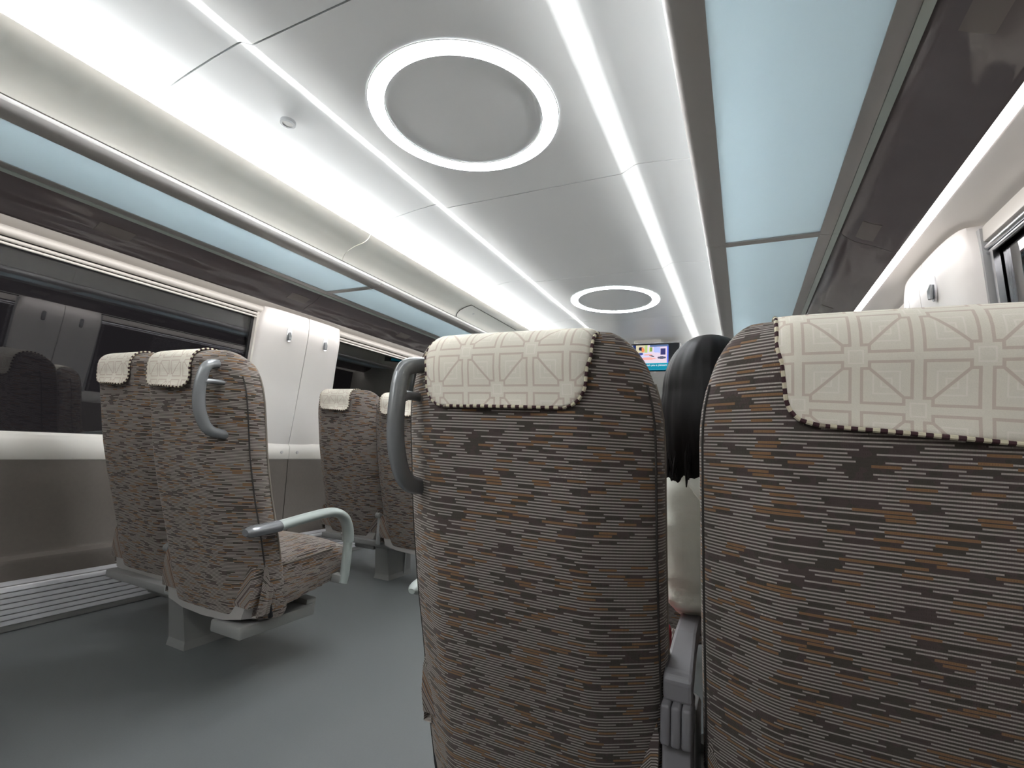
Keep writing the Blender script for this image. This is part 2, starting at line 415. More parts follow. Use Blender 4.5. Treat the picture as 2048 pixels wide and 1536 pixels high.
# ------------------------------------------------------------------ windows
def winx(z): return 1.752 - (z - 0.75) * 0.055
wn = 0
for sx, side in ((-1, 'left'), (1, 'right')):
    for a, b, k in ((-0.40, 1.93, 'nearest'), (2.57, 4.90, 'farther'), (-3.25, -0.95, 'rearmost')):
        wn += 1
        wo = sempty('window_%d' % wn); wo['label'] = '%s night-dark window in the %s wall' % (k, side)
        z0, z1 = 0.745, 1.565
        def quad(y0, y1, za, zb, inn, out, nm, mat):
            V = []
            for z in (za, zb):
                for y in (y0, y1):
                    for dx in (inn, out): V.append((sx * (winx(z) + dx), y, z))
            mesh(nm, V, [(0, 1, 3, 2), (4, 6, 7, 5), (0, 4, 5, 1), (2, 3, 7, 6), (0, 2, 6, 4), (1, 5, 7, 3)], mat, wo)
        quad(a + 0.01, b - 0.01, z0, z1, 0.0, 0.006, 'pane', M['glass'])
        jm = M['cream'] if sx < 0 else M['plastic']
        quad(a - 0.05, a + 0.018, z0, z1, -0.030, 0.02, 'jamb', jm)
        quad(b - 0.018, b + 0.05, z0, z1, -0.030, 0.02, 'jamb', jm)
        for yy in (a + 0.026, b - 0.026): quad(yy - 0.008, yy + 0.008, z0, z1, -0.005, 0.004, 'gasket', M['black'])
        # roller blind: housing and the two bright bars of its lower edge
        if sx < 0:
            tube('blind_roller', [(sx * 1.682, a - 0.02, 1.563), (sx * 1.682, b + 0.02, 1.563)], 0.020, M['cream'], wo, 14)
            tube('blind_bar', [(sx * 1.686, a - 0.01, 1.530), (sx * 1.686, b + 0.01, 1.530)], 0.008, M['cream'], wo, 10)
            tube('blind_bar', [(sx * 1.690, a - 0.01, 1.513), (sx * 1.690, b + 0.01, 1.513)], 0.006, M['cream'], wo, 10)
        else:
            box('blind_housing', (1.700, (a + b) / 2, 1.546), (0.030, b - a - 0.02, 0.052), M['cream'], wo, 0.006)
            box('blind_gap', (1.708, (a + b) / 2, 1.577), (0.020, b - a + 0.02, 0.012), M['black'], wo)
            box('blind_gap', (1.708, (a + b) / 2, 1.514), (0.020, b - a, 0.014), M['black'], wo)
            tube('blind_bar', [(1.694, a + 0.0, 1.502), (1.694, b - 0.0, 1.502)], 0.010, M['chrome'], wo, 12)
            tube('blind_bar', [(1.697, a + 0.0, 1.484), (1.697, b - 0.0, 1.484)], 0.007, M['chrome'], wo, 12)
            for yy in (a + 0.045, b - 0.045): quad(yy - 0.008, yy + 0.008, z0, 1.48, -0.02, -0.004, 'blind_track', M['chrome'])

# ------------------------------------------------------------------ pillar covers between windows
def pillar(sx, yc, label):
    t = thing('window_pillar', label, 'pillar', (sx * 1.70, yc, 0.735), 'cream pillar covers between the windows')
    zs = [0.0, 0.06, 0.12, 0.22, 0.34, 0.46, 0.58, 0.68, 0.745, 0.785, 0.812, 0.832, 0.848]
    hw = 0.325
    for h in (-1, 1):
        V = []; n = 22
        for z in zs:
            lean = 0.004 + 0.086 * (z / 0.85) ** 0.9
            d = 0.055
            top = max(0.0, (z - 0.70) / 0.15); sh = 0.045 * top ** 2.2; sw = 1 - 0.05 * top ** 2
            for k in range(n + 1):
                s = k / n; y = h * (0.0026 + s * (hw * sw - 0.0026))
                prof = (1 - s ** 3.2) ** (1 / 1.9) if s < 1 else 0.0
                V.append((-sx * (lean + (d - sh * 0.55) * prof - 0.045), y, z))
        r = n + 1; Fc = []
        for i in range(len(zs) - 1):
            for k in range(n): Fc.append((i * r + k, i * r + k + 1, (i + 1) * r + k + 1, (i + 1) * r + k))
        # back, seam side, top and bottom closed
        nb = len(V)
        for i, z in enumerate(zs): V.append((sx * 0.055, h * 0.0026, z)); V.append((sx * 0.055, h * hw, z))
        for i in range(len(zs) - 1):
            Fc.append((i * r, (i + 1) * r, nb + 2 * (i + 1), nb + 2 * i))
            Fc.append((i * r + n, nb + 2 * i + 1, nb + 2 * (i + 1) + 1, (i + 1) * r + n))
            Fc.append((nb + 2 * i, nb + 2 * (i + 1), nb + 2 * (i + 1) + 1, nb + 2 * i + 1))
        for i in (0, len(zs) - 1):
            Fc.append(tuple(i * r + k for k in range(r)) + (nb + 2 * i + 1, nb + 2 * i))
        mesh('cover_panel', V, Fc, M['pillar'], t, True)
        # coat hook
        zc = 0.703; xx = -sx * (0.004 + 0.086 * (zc / 0.85) ** 0.9 + 0.055 - 0.045)
        hk = cyl('coat_hook', (xx, h * 0.148, zc), (sx, 0, 0), 0.0165, 0.007, M['chrome'], t, 20, 0.001)
        for v in hk.data.vertices:
            v.co.z = zc + (v.co.z - zc) * 1.0 + (0.030 if v.co.z > zc + 0.0005 else (-0.030 if v.co.z < zc - 0.0005 else 0))
        tube('hook_lever', [(xx - sx * 0.006, h * 0.148, zc + 0.014), (xx - sx * 0.011, h * 0.148, zc - 0.010), (xx - sx * 0.011, h * 0.148, zc - 0.038)], [0.0070, 0.0095, 0.0080], M['handle'], hk, 10, up=Vector((0, 1, 0)))
    mesh('seam_strip', [(-sx * (0.004 + 0.086 * (z / 0.85) ** 0.9 + 0.055 - 0.045 - 0.012), y, z) for z in (0.0, 0.2, 0.45, 0.72) for y in (-0.006, 0.006)] + [(-sx * 0.06, y, 0.845) for y in (-0.006, 0.006)], [(0, 1, 3, 2), (2, 3, 5, 4), (4, 5, 7, 6), (6, 7, 9, 8)], M['seam'], t)
    return t
pillar(-1, 2.249, 'cream bulged pillar cover with two coat hooks between the left windows')
pillar(-1, 5.15, 'distant cream pillar cover after the farther left window')
pillar(1, 2.249, 'white bulged pillar cover with coat hook above the right seat headrest')
pillar(1, 5.15, 'distant cream pillar cover after the farther right window')
pillar(-1, -3.55, 'cream pillar cover at the rear end of the left wall')
pillar(1, -3.55, 'cream pillar cover at the rear end of the right wall')
pillar(-1, -0.65, 'cream pillar cover beside the nearest left window, behind the camera')
pillar(1, -0.65, 'cream pillar cover beside the nearest right window, behind the camera')

# ------------------------------------------------------------------ luggage racks with glass shelf and under-rack light
ZG = 1.684
for sx, side in ((-1, 'left'), (1, 'right')):
    def P(pts): return [(sx * x, z) for x, z in pts]
    t = thing('luggage_rack', 'overhead luggage rack along the %s wall with frosted blue glass shelf' % side, 'luggage rack', (sx * 1.2, 2.5, 1.6), 'overhead luggage racks')
    O = (sx * 1.2, 2.5, 1.6)
    cutsY = [Y0, -3.75, -0.85, 2.075, 4.98, Y1]
    for a, b in zip(cutsY[:-1], cutsY[1:]):
        rp = [(0.868, 1.700), (0.872, 1.688), (0.885, 1.680), (0.915, 1.677), (0.946, 1.679), (0.948, 1.694), (0.930, 1.708), (0.905, 1.722), (0.890, 1.724), (0.876, 1.716)]
        prism('front_rail', P(rp), a + 0.0015, b - 0.0015, M['rail'], t, True, O)
        prism('rail_trim', P([(0.884, 1.7245), (0.892, 1.7290), (0.902, 1.7285), (0.908, 1.7230), (0.90, 1.7225)]), a + 0.001, b - 0.001, M['railtop'], t, True, O)
        prism('glass_shelf', P([(0.944, ZG - 0.003), (1.278, ZG - 0.003), (1.278, ZG + 0.005), (0.944, ZG + 0.005)]), a + 0.018, b - 0.018, M['frost'], t, False, O)
        prism('back_rail', P([(1.274, 1.678), (1.300, 1.672), (1.316, 1.676), (1.316, 1.700), (1.274, 1.700)]), a + 0.001, b - 0.001, M['rail'], t, True, O)
        prism('glass_edge_bar', P([(1.317, 1.674), (1.336, 1.668), (1.338, 1.682), (1.317, 1.690)]), a + 0.001, b - 0.001, M['greenbar'], t, True, O)
        dp = smoothline([(1.339, 1.676), (1.352, 1.660), (1.375, 1.640), (1.402, 1.624), (1.435, 1.610), (1.470, 1.592), (1.495, 1.578), (1.509, 1.573)], 4)
        dp = [(p.x, p.y) for p in dp]
        prism('gloss_panel', offset_profile(P(dp), 0.008 * sx), a + 0.0015, b - 0.0015, M['darkgloss'], t, True, O)
    for yc in (-1.9, -0.93, 0.05, 1.02, 1.97, 2.97, 3.95):
        prism('number_plate', offset_profile(P([(1.379, 1.6350), (1.402, 1.6215), (1.431, 1.6095)]), 0.004 * sx), yc - 0.065, yc + 0.065, M['plate'], t, True, O)
    for yd in cutsY[1:-1]:
        prism('cross_bar', P([(0.944, ZG - 0.008), (1.276, ZG - 0.008), (1.276, ZG + 0.008), (0.944, ZG + 0.008)]), yd - 0.019, yd + 0.019, M['rail'], t, False, O)
    ls = prism('light_strip', P([(1.512, 1.578), (1.555, 1.597), (1.553, 1.601), (1.510, 1.584)]), Y0 + 0.01, Y1 - 0.01, M['strip'], t, False, O)
    prism('rack_body', P([(1.345, 1.700), (1.510, 1.600), (1.60, 1.645), (1.45, 1.720)]), Y0 + 0.01, Y1 - 0.01, M['seam'], t, False, O)
    # cove lamp behind the lip above the rack
    c = prism('cove_lamp', P([(1.094, 2.026), (1.098, 2.066), (1.104, 2.066), (1.100, 2.026)]), Y0 + 0.02, Y1 - 0.02, M['cove'], None)
    tag(c, 'hidden strip lamp washing the ceiling edge above the %s luggage rack' % side, 'strip lamp', 'cove lamps')

# ------------------------------------------------------------------ heater ducts along the floor
for sx, side in ((-1, 'left'), (1, 'right')):
    def P(pts): return [(sx * x, z) for x, z in pts]
    O = (sx * 1.57, 2.5, 0)
    t = thing('heater_duct', 'grooved metal heater duct along the foot of the %s wall' % side, 'heater', O, 'heater ducts')
    prism('duct_body', P([(1.61, 0.002), (1.534, 0.002), (1.532, 0.020), (1.556, 0.150), (1.565, 0.166), (1.61, 0.172)]), Y0, Y1, M['base'], t, True, O)
    prism('top_plate', P([(1.611, 0.1725), (1.572, 0.169), (1.556, 0.158), (1.551, 0.146), (1.556, 0.144), (1.566, 0.164), (1.611, 0.168)]), Y0, Y1, M['heater'], t, True, O)
    for k in range(6):
        z = 0.026 + k * 0.0198; x = 1.5315 + (z - 0.02) * 0.185
        prism('slat', P([(x + 0.004, z), (x - 0.004, z + 0.001), (x - 0.001, z + 0.0165), (x + 0.007, z + 0.0165)]), Y0, Y1, M['heater'], t, False, O)

# ------------------------------------------------------------------ end walls
we = struct(box('wall_end', (0, Y1 + 0.03, 1.06), (3.5, 0.06, 2.2), M['cream']), 'cream end wall beyond the hanging screen')
struct(box('wall_back', (0, Y0 - 0.03, 1.06), (3.5, 0.06, 2.2), M['cream']), 'cream end wall behind the camera')
dr = sempty('door_1', (0.0, Y1 - 0.005, 0)); dr['label'] = 'sliding door in the far end wall'
box('door_leaf', (0, 0, 0.97), (0.80, 0.02, 1.90), M['plastic'], dr, 0.004)
box('door_glass', (0, -0.012, 0.85), (0.46, 0.008, 0.9), M['blackgloss'], dr, 0.003)
for s in (-1, 1): box('door_jamb', (s * 0.425, -0.01, 0.98), (0.05, 0.05, 1.96), M['chrome'], dr, 0.006)
box('door_head', (0, -0.012, 1.955), (0.90, 0.05, 0.05), M['chrome'], dr, 0.006)

# ------------------------------------------------------------------ hanging television
TV = (0.0, 5.50, 1.885)
t = thing('television', 'black screen television hanging from the ceiling at the far end of the aisle', 'television', TV)
V = [(-0.375, 0, -0.165), (0.375, 0, -0.165), (0.375, 0, 0.165), (-0.375, 0, 0.165), (-0.36, 0.26, -0.10), (0.36, 0.26, -0.10), (0.36, 0.26, 0.20), (-0.36, 0.26, 0.20)]
mesh('housing', V, [(0, 1, 2, 3), (4, 7, 6, 5), (0, 4, 5, 1), (1, 5, 6, 2), (2, 6, 7, 3), (3, 7, 4, 0)], M['shell'], t)
box('bezel', (0, -0.006, 0), (0.735, 0.012, 0.318), M['blackgloss'], t, 0.004)
for s in (-1, 1):
    box('trim_bar', (s * 0.374, -0.006, 0), (0.010, 0.022, 0.334), M['chrome'], t, 0.003)
    for k in range(8):
        z = -0.10 + k * 0.022
        mesh('vent_slat', [(s * (0.3755 - 0.0577 * yy) + s * 0.001, yy, z + yy * 0.2 + dz) for yy in (0.05, 0.20) for dz in (0, 0.009)], [(0, 1, 3, 2)], M['black'], t)
box('trim_top', (0, -0.006, 0.166), (0.752, 0.022, 0.008), M['chrome'], t, 0.002)
box('hanger', (0, 0.16, 0.20), (0.30, 0.12, 0.07), M['shell'], t, 0.008)

def screen_colour(x, y):            # x, y in 0..1 from the lower left of the picture
    if y < 0.035: return (0.0, 0.05, 0.09)
    if y < 0.06: return (0.05, 0.42, 0.55)
    if y < 0.27:
        return (0.01, 0.20 + 0.05 * x, 0.30 + 0.06 * x)
    if y < 0.30: return (0.10, 0.45, 0.58)
    if x < 0.30: 
        if y > 0.80 and 0.06 < x < 0.24 and int(y * 40) % 3 == 0: return (0.75, 0.8, 0.95)
        return (0.02, 0.035, 0.13)
    def el(cx, cy, rx, ry): return ((x - cx) / rx) ** 2 + ((y - cy) / ry) ** 2 < 1
    if el(0.415, 0.86, 0.055, 0.075): return (0.02, 0.02, 0.05) if x < 0.43 or y > 0.90 else (0.75, 0.25, 0.10)
    if el(0.455, 0.80, 0.035, 0.075): return (0.78, 0.28, 0.12)
    if el(0.41, 0.66, 0.05, 0.05): return (0.05, 0.07, 0.28)
    if el(0.55, 0.47, 0.19, 0.045): return (0.85, 0.42, 0.38)
    if el(0.57, 0.62, 0.10, 0.03): return (0.80, 0.42, 0.40)
    if abs((y - 0.60) + 0.55 * (x - 0.60)) < 0.02 and 0.54 < x < 0.70: return (0.05, 0.06, 0.08)
    if 0.685 < x < 0.825 and 0.66 < y < 0.93 - 0.2 * (x - 0.685) and y > 0.72 - 0.25 * (x - 0.685): return (0.42, 0.50, 0.95)
    if 0.83 < x < 0.94 and 0.62 < y < 0.85: return (0.05, 0.05, 0.16)
    if 0.60 < x < 0.66 and 0.74 < y < 0.90: return (0.22, 0.34, 0.08)
    if 0.58 < x < 0.60 and 0.72 < y < 0.93: return (0.70, 0.80, 0.35)
    if el(0.86, 0.50, 0.09, 0.05): return (0.10, 0.10, 0.16)
    if y > 0.93 and x > 0.60: return (0.10, 0.16, 0.30)
    if y > 0.70 and x < 0.55: return (0.62, 0.56, 0.40) if x < 0.5 else (0.45, 0.58, 0.20)
    if x > 0.965: return (0.12, 0.18, 0.75)
    if el(0.47, 0.55, 0.12, 0.14): return (0.62, 0.62, 0.88)
    return (0.66 + 0.1 * x, 0.62, 0.80 - 0.15 * (1 - y))
nx, nz = 96, 54; W2, H2 = 0.256, 0.148
V = [(-W2 + 2 * W2 * i / nx, -0.0135, -H2 - 0.004 + 2 * H2 * j / nz) for j in range(nz + 1) for i in range(nx + 1)]
Fc = [(j * (nx + 1) + i, j * (nx + 1) + i + 1, (j + 1) * (nx + 1) + i + 1, (j + 1) * (nx + 1) + i) for j in range(nz) for i in range(nx)]
me = bpy.data.meshes.new('screen'); me.from_pydata(V, [], Fc)
ca = me.color_attributes.new('Col', 'FLOAT_COLOR', 'CORNER')
for p in me.polygons:
    i, j = p.index % nx, p.index // nx; c = screen_colour((i + .5) / nx, (j + .5) / nz)
    for li in p.loop_indices: ca.data[li].color = (*c, 1)
sm = bpy.data.materials.new('screen_picture'); sm.use_nodes = True; nt = sm.node_tree; nt.nodes.clear()
o_ = nt.nodes.new('ShaderNodeOutputMaterial'); e_ = nt.nodes.new('ShaderNodeEmission'); a_ = nt.nodes.new('ShaderNodeVertexColor'); a_.layer_name = 'Col'
e_.inputs[1].default_value = 0.16
nt.links.new(a_.outputs[0], e_.inputs[0]); nt.links.new(e_.outputs[0], o_.inputs[0])
scr = link('screen', me, sm, t); scr['label'] = 'lit screen showing a person at a desk over a teal caption band'
fc = bpy.data.curves.new('caption', 'FONT'); fc.body = 'journey. We wish you a pleasant'; fc.size = 0.030; fc.align_x = 'RIGHT'
tmp = bpy.data.objects.new('caption_tmp', fc); COL.objects.link(tmp)
bpy.context.view_layer.update()
cm = bpy.data.meshes.new_from_object(tmp.evaluated_get(bpy.context.evaluated_depsgraph_get()))
bpy.data.objects.remove(tmp)
cm.transform(Matrix.Translation((0.244, -0.0150, -0.098)) @ Matrix.Rotation(PI / 2, 4, 'X'))
cm.materials.clear(); cap = link('caption', cm, emat('caption_white', (0.9, 0.97, 1.0), 0.16), scr)

# ------------------------------------------------------------------ seats
ZT = 1.060
def yb(z):      # rear face of the backrest, side profile
    pts = [(0.18, 0.158), (0.25, 0.138), (0.36, 0.106), (0.48, 0.072), (0.60, 0.034), (0.73, 0.0), (0.85, -0.022), (0.95, -0.042), (1.03, -0.062), (1.10, -0.078)]
    for (a, p), (b, q) in zip(pts[:-1], pts[1:]):
        if z <= b: return p + (q - p) * (z - a) / (b - a)
    return pts[-1][1]
def hw(z):      # half width, rounded shoulders at the top, slight tuck at the bottom
    if z > 0.895:
        k = min(1.0, (z - 0.895) / 0.165); return 0.168 + 0.084 * math.sqrt(max(0.0, 1 - k * k))
    if z < 0.30: return 0.252 - 0.020 * ((0.30 - z) / 0.12) ** 2
    return 0.252
SECT = [(0.0, 0.0), (0.05, 0.0), (0.10, 0.0005), (0.137, 0.0025), (0.149, 0.0065), (0.163, 0.0135), (0.195, 0.0345), (0.222, 0.054), (0.236, 0.066), (0.243, 0.076), (0.249, 0.095), (0.2515, 0.118), (0.248, 0.134), (0.238, 0.146), (0.22, 0.149), (0.16, 0.139), (0.08, 0.134), (0.0, 0.132)]
SEAM_I, EDGE_I = 9, 12
def sect_pt(x, y, z, k=1.0):
    f = hw(z) / 0.252
    return Vector((x * f, yb(z) + 0.066 + (y - 0.066) * k, z))

def backrest(parent):
    ring = SECT + [(-x, y) for x, y in SECT[-2:0:-1]]
    n = len(ring); g = [0.0]
    for i in range(1, n + 1): g.append(g[-1] + math.hypot(ring[i % n][0] - ring[i - 1][0], ring[i % n][1] - ring[i - 1][1]))
    lev = [(0.205, 0.80), (0.212, 0.92), (0.225, 1.0)] + [(0.26 + i * 0.05, 1.0) for i in range(13)] + [(0.895, 1.0), (0.925, 1.0), (0.95, 1.0), (0.975, 1.0)]
    for q in range(1, 9):
        a = q / 8 * PI / 2; lev.append((ZT - 0.062 + 0.062 * math.sin(a), max(0.16, math.cos(a))))
    V = []; UVv = []; vv = 0; pz = None
    for z, k in lev:
        c = Vector((0, yb(z) + 0.066 * (1 - k), z))
        if pz is not None: vv += (c - pz).length
        pz = c
        for i, (x, y) in enumerate(ring): V.append(sect_pt(x, y, z, k)); UVv.append((i, vv))
    Fc = []; UV = []
    for j in range(len(lev) - 1):
        for i in range(n):
            i2 = (i + 1) % n
            Fc.append((j * n + i, j * n + i2, (j + 1) * n + i2, (j + 1) * n + i))
            va, vb = UVv[j * n][1], UVv[(j + 1) * n][1]
            gs = 0.0 if i < n // 2 else -g[n]
            UV += [(g[i] + gs, va), (g[i + 1] + gs, va), (g[i + 1] + gs, vb), (g[i] + gs, vb)]
    for j, rev in ((0, True), (len(lev) - 1, False)):
        f = [j * n + i for i in range(n)]
        if rev: f = f[::-1]
        Fc.append(tuple(f)); UV += [(V[q].x, UVv[q][1] + V[q].y) for q in f]
    me = bpy.data.meshes.new('backrest'); me.from_pydata([tuple(v) for v in V], [], Fc)
    l = me.uv_layers.new(name='UVMap')
    for i in range(len(me.loops)): l.data[i].uv = UV[i]
    b = link('backrest', me, M['fabric'], parent, False)
    for p in me.polygons: p.use_smooth = True
    try: me.set_sharp_from_angle(angle=math.radians(55))
    except Exception: pass
    for s in (-1, 1):
        x, y = SECT[SEAM_I]
        tube('seam_piping', [sect_pt(s * (x + 0.0005), y, 0.23 + i * 0.03) for i in range(26)], 0.0022, M['piping'], b, 6)
        tube('seam_gap', [sect_pt(s * 0.2445, 0.078, z) for z in (0.33, 0.27, 0.235, 0.212)], [0.0012, 0.0025, 0.006, 0.008], M['black'], b, 8)
        x, y = SECT[EDGE_I]
        tube('edge_piping', [sect_pt(s * (x + 0.001), y, 0.40 + i * 0.028) for i in range(22)], 0.003, M['piping2'], b, 6)
    return b

def cushion(parent):
    # rounded seat pad, fabric stripes run across
    nu, nv = 14, 14; V = []; UV = []; Fc = []
    def crown(a): return (1 - abs(a) ** 6) ** 0.5
    ys = [0.145 + 0.405 * j / nv for j in range(nv + 1)]
    ring = []
    prof = [(-0.232, 0.262), (-0.240, 0.30), (-0.241, 0.350), (-0.236, 0.376), (-0.222, 0.388), (-0.16, 0.398), (-0.08, 0.403), (0, 0.405)]
    prof = prof + [(-x, z) for x, z in prof[-2::-1]]
    n = len(prof); g = [0]
    for i in range(1, n): g.append(g[-1] + math.hypot(prof[i][0] - prof[i - 1][0], prof[i][1] - prof[i - 1][1]))
    for j, y in enumerate(ys):
        t = j / nv; k = 1.0 if t < 0.72 else math.sqrt(max(0, 1 - ((t - 0.72) / 0.30) ** 2))
        rise = 0.030 * t - 0.008
        for i, (x, z) in enumerate(prof):
            zm = 0.325
            V.append((x * (0.96 + 0.04 * k), y, zm + (z - zm) * (0.35 + 0.65 * k) + rise)); UV.append((y, g[i]))
    for j in range(nv):
        for i in range(n - 1): Fc.append((j * n + i, j * n + i + 1, (j + 1) * n + i + 1, (j + 1) * n + i))
        Fc.append((j * n + n - 1, j * n, (j + 1) * n, (j + 1) * n + n - 1))
    Fc.append(tuple(range(n))); Fc.append(tuple(nv * n + i for i in range(n))[::-1])
    c = mesh('cushion', V, Fc, M['fabric'], parent, True, UV)
    for s in (-1, 1):
        tube('cushion_piping', [(s * 0.238, 0.16 + 0.022 * i, 0.372 + 0.030 * (i / 16) - 0.006) for i in range(15)], 0.0026, M['piping2'], c, 6)
    # gathered side skirt joining pad and backrest
    for s in (-1, 1):
        V = []; UV = []; Fc = []
        top = [(0.175, 0.42), (0.20, 0.37), (0.245, 0.345), (0.32, 0.340), (0.42, 0.345), (0.50, 0.352), (0.53, 0.34)]
        bot = [(0.165, 0.225), (0.20, 0.228), (0.25, 0.235), (0.32, 0.247), (0.42, 0.266), (0.50, 0.283), (0.535, 0.30)]
        N = 40
        def samp(P_, t):
            f = t * (len(P_) - 1); i = min(int(f), len(P_) - 2); q = f - i
            return P_[i][0] + (P_[i + 1][0] - P_[i][0]) * q, P_[i][1] + (P_[i + 1][1] - P_[i][1]) * q
        for i in range(N + 1):
            a, b_ = samp(top, i / N), samp(bot, i / N)
            for j in range(5):
                q = j / 4; wv = 0.0035 * q * math.sin(i * 1.9 + math.sin(i * 0.7) * 2)
                V.append((s * (0.2425 + 0.006 * math.sin(q * PI) + wv), a[0] + (b_[0] - a[0]) * q, a[1] + (b_[1] - a[1]) * q)); UV.append((a[0] * 1.0, 0.2 * q))
        for i in range(N):
            for j in range(4): Fc.append((i * 5 + j, (i + 1) * 5 + j, (i + 1) * 5 + j + 1, i * 5 + j + 1))
        nb = len(V); V2 = [(v[0] - s * 0.02, v[1], v[2]) for v in V]; V += V2; UV += UV
        Fc += [tuple(nb + q for q in f[::-1]) for f in Fc[:]]
        for i in range(N):
            Fc.append((i * 5, nb + i * 5, nb + (i + 1) * 5, (i + 1) * 5)); Fc.append((i * 5 + 4, (i + 1) * 5 + 4, nb + (i + 1) * 5 + 4, nb + i * 5 + 4))
        mesh('side_skirt', V, Fc, M['fabric'], c, True, UV)
    return c

def armrest(parent, s):
    x = s * 0.285
    p = smoothline([(x, 0.06, 0.507), (x, 0.12, 0.510), (x, 0.175, 0.514), (x, 0.27, 0.526), (x, 0.37, 0.536), (x, 0.42, 0.532), (x, 0.462, 0.510), (x, 0.486, 0.468), (x, 0.494, 0.42)], 4)
    if s > 0: a = tube('armrest', p[8:], 0.030, M['arm'], parent, 14, flat=(0.85, 0.55))
    else: a = tube('armrest', p[6:], [0.010, 0.022, 0.028] + [0.030] * (len(p) - 9), M['arm'], parent, 14, flat=(0.85, 0.55))
    if s > 0: tube('armrest_cap', p[:9], lambda t: 0.0315 * (0.55 + 0.45 * min(1, t * 4) ** 0.5), M['armcap'], a, 14, flat=(0.85, 0.60))
    tube('armrest_post', [(x, 0.494, 0.425), (x, 0.495, 0.36), (x, 0.492, 0.30), (x, 0.485, 0.27)], 0.0245, M['arm'], a, 12, flat=(0.72, 0.72), up=Vector((0, 1, 0)))
    box('armrest_bracket', (s * 0.262, 0.485, 0.285), (0.05, 0.035, 0.03), M['base'], a, 0.004)
    cyl('armrest_screw', (x - s * 0.014, 0.487, 0.445), (1, 0, 0), 0.006, 0.026, M['rail'], a, 12)
    return a

def grab_handle(parent, s):
    x = s * 0.190; y0 = 0.030
    p = smoothline([(x - s * 0.012, yb(1.005) + 0.034, 1.012), (x, yb(0.99) - 0.010, 0.998), (x, yb(0.95) - 0.032, 0.950), (x, yb(0.88) - 0.043, 0.885), (x, yb(0.83) - 0.034, 0.835), (x, yb(0.80) - 0.012, 0.806), (x, yb(0.795) + 0.040, 0.795)], 6)
    h = tube('grab_handle', p, lambda t: 0.011 + 0.004 * math.sin(t * PI), M['handle'], parent, 14, flat=(1.25, 0.9), up=Vector((1, 0, 0)))
    tube('handle_stub', [(x, yb(0.95) + 0.040, 0.955), (x, yb(0.95), 0.955), (x, yb(0.95) - 0.026, 0.950)], [0.008, 0.008, 0.012], M['handle'], h, 10, up=Vector((1, 0, 0)))
    return h

def shell(parent):
    pr = [(-0.225, 0.262), (-0.21, 0.222), (-0.12, 0.205), (0, 0.200), (0.12, 0.205), (0.21, 0.222), (0.225, 0.262)]
    V = []; n = len(pr)
    for y, dz, k in ((0.150, -0.006, 0.92), (0.19, -0.010, 1.0), (0.30, 0.008, 1.0), (0.42, 0.036, 1.0), (0.505, 0.055, 0.97)):
        for x, z in pr: V.append((x * k, y, z + dz))
    Fc = [(j * n + i, j * n + i + 1, (j + 1) * n + i + 1, (j + 1) * n + i) for j in range(4) for i in range(n - 1)]
    Fc += [tuple(range(n))[::-1], tuple(4 * n + i for i in range(n))] + [(j * n + n - 1, j * n, (j + 1) * n, (j + 1) * n + n - 1) for j in range(4)]
    mesh('seat_shell', V, Fc, M['shell'], parent, True)
    box('footrest_box', (0.135, 0.29, 0.176), (0.15, 0.30, 0.040), M['base'], parent, 0.008)

def make_seat(name, s_handle, loc, label, group, zs=1.0, outer_arm=True):
    t = thing(name, label, 'seat', loc, group)
    backrest(t); cushion(t); shell(t)
    if s_handle: grab_handle(t, s_handle); armrest(t, s_handle)
    return t
def recline(t, dz, zs):          # backs set at slightly different heights
    for c in t.children:
        if c.name.split('.')[0] in ('backrest', 'grab_handle'): c.location.z = dz; c.scale.z = zs
        elif dz < -0.1 and c.name.split('.')[0] == 'armrest': c.location.z = -0.028

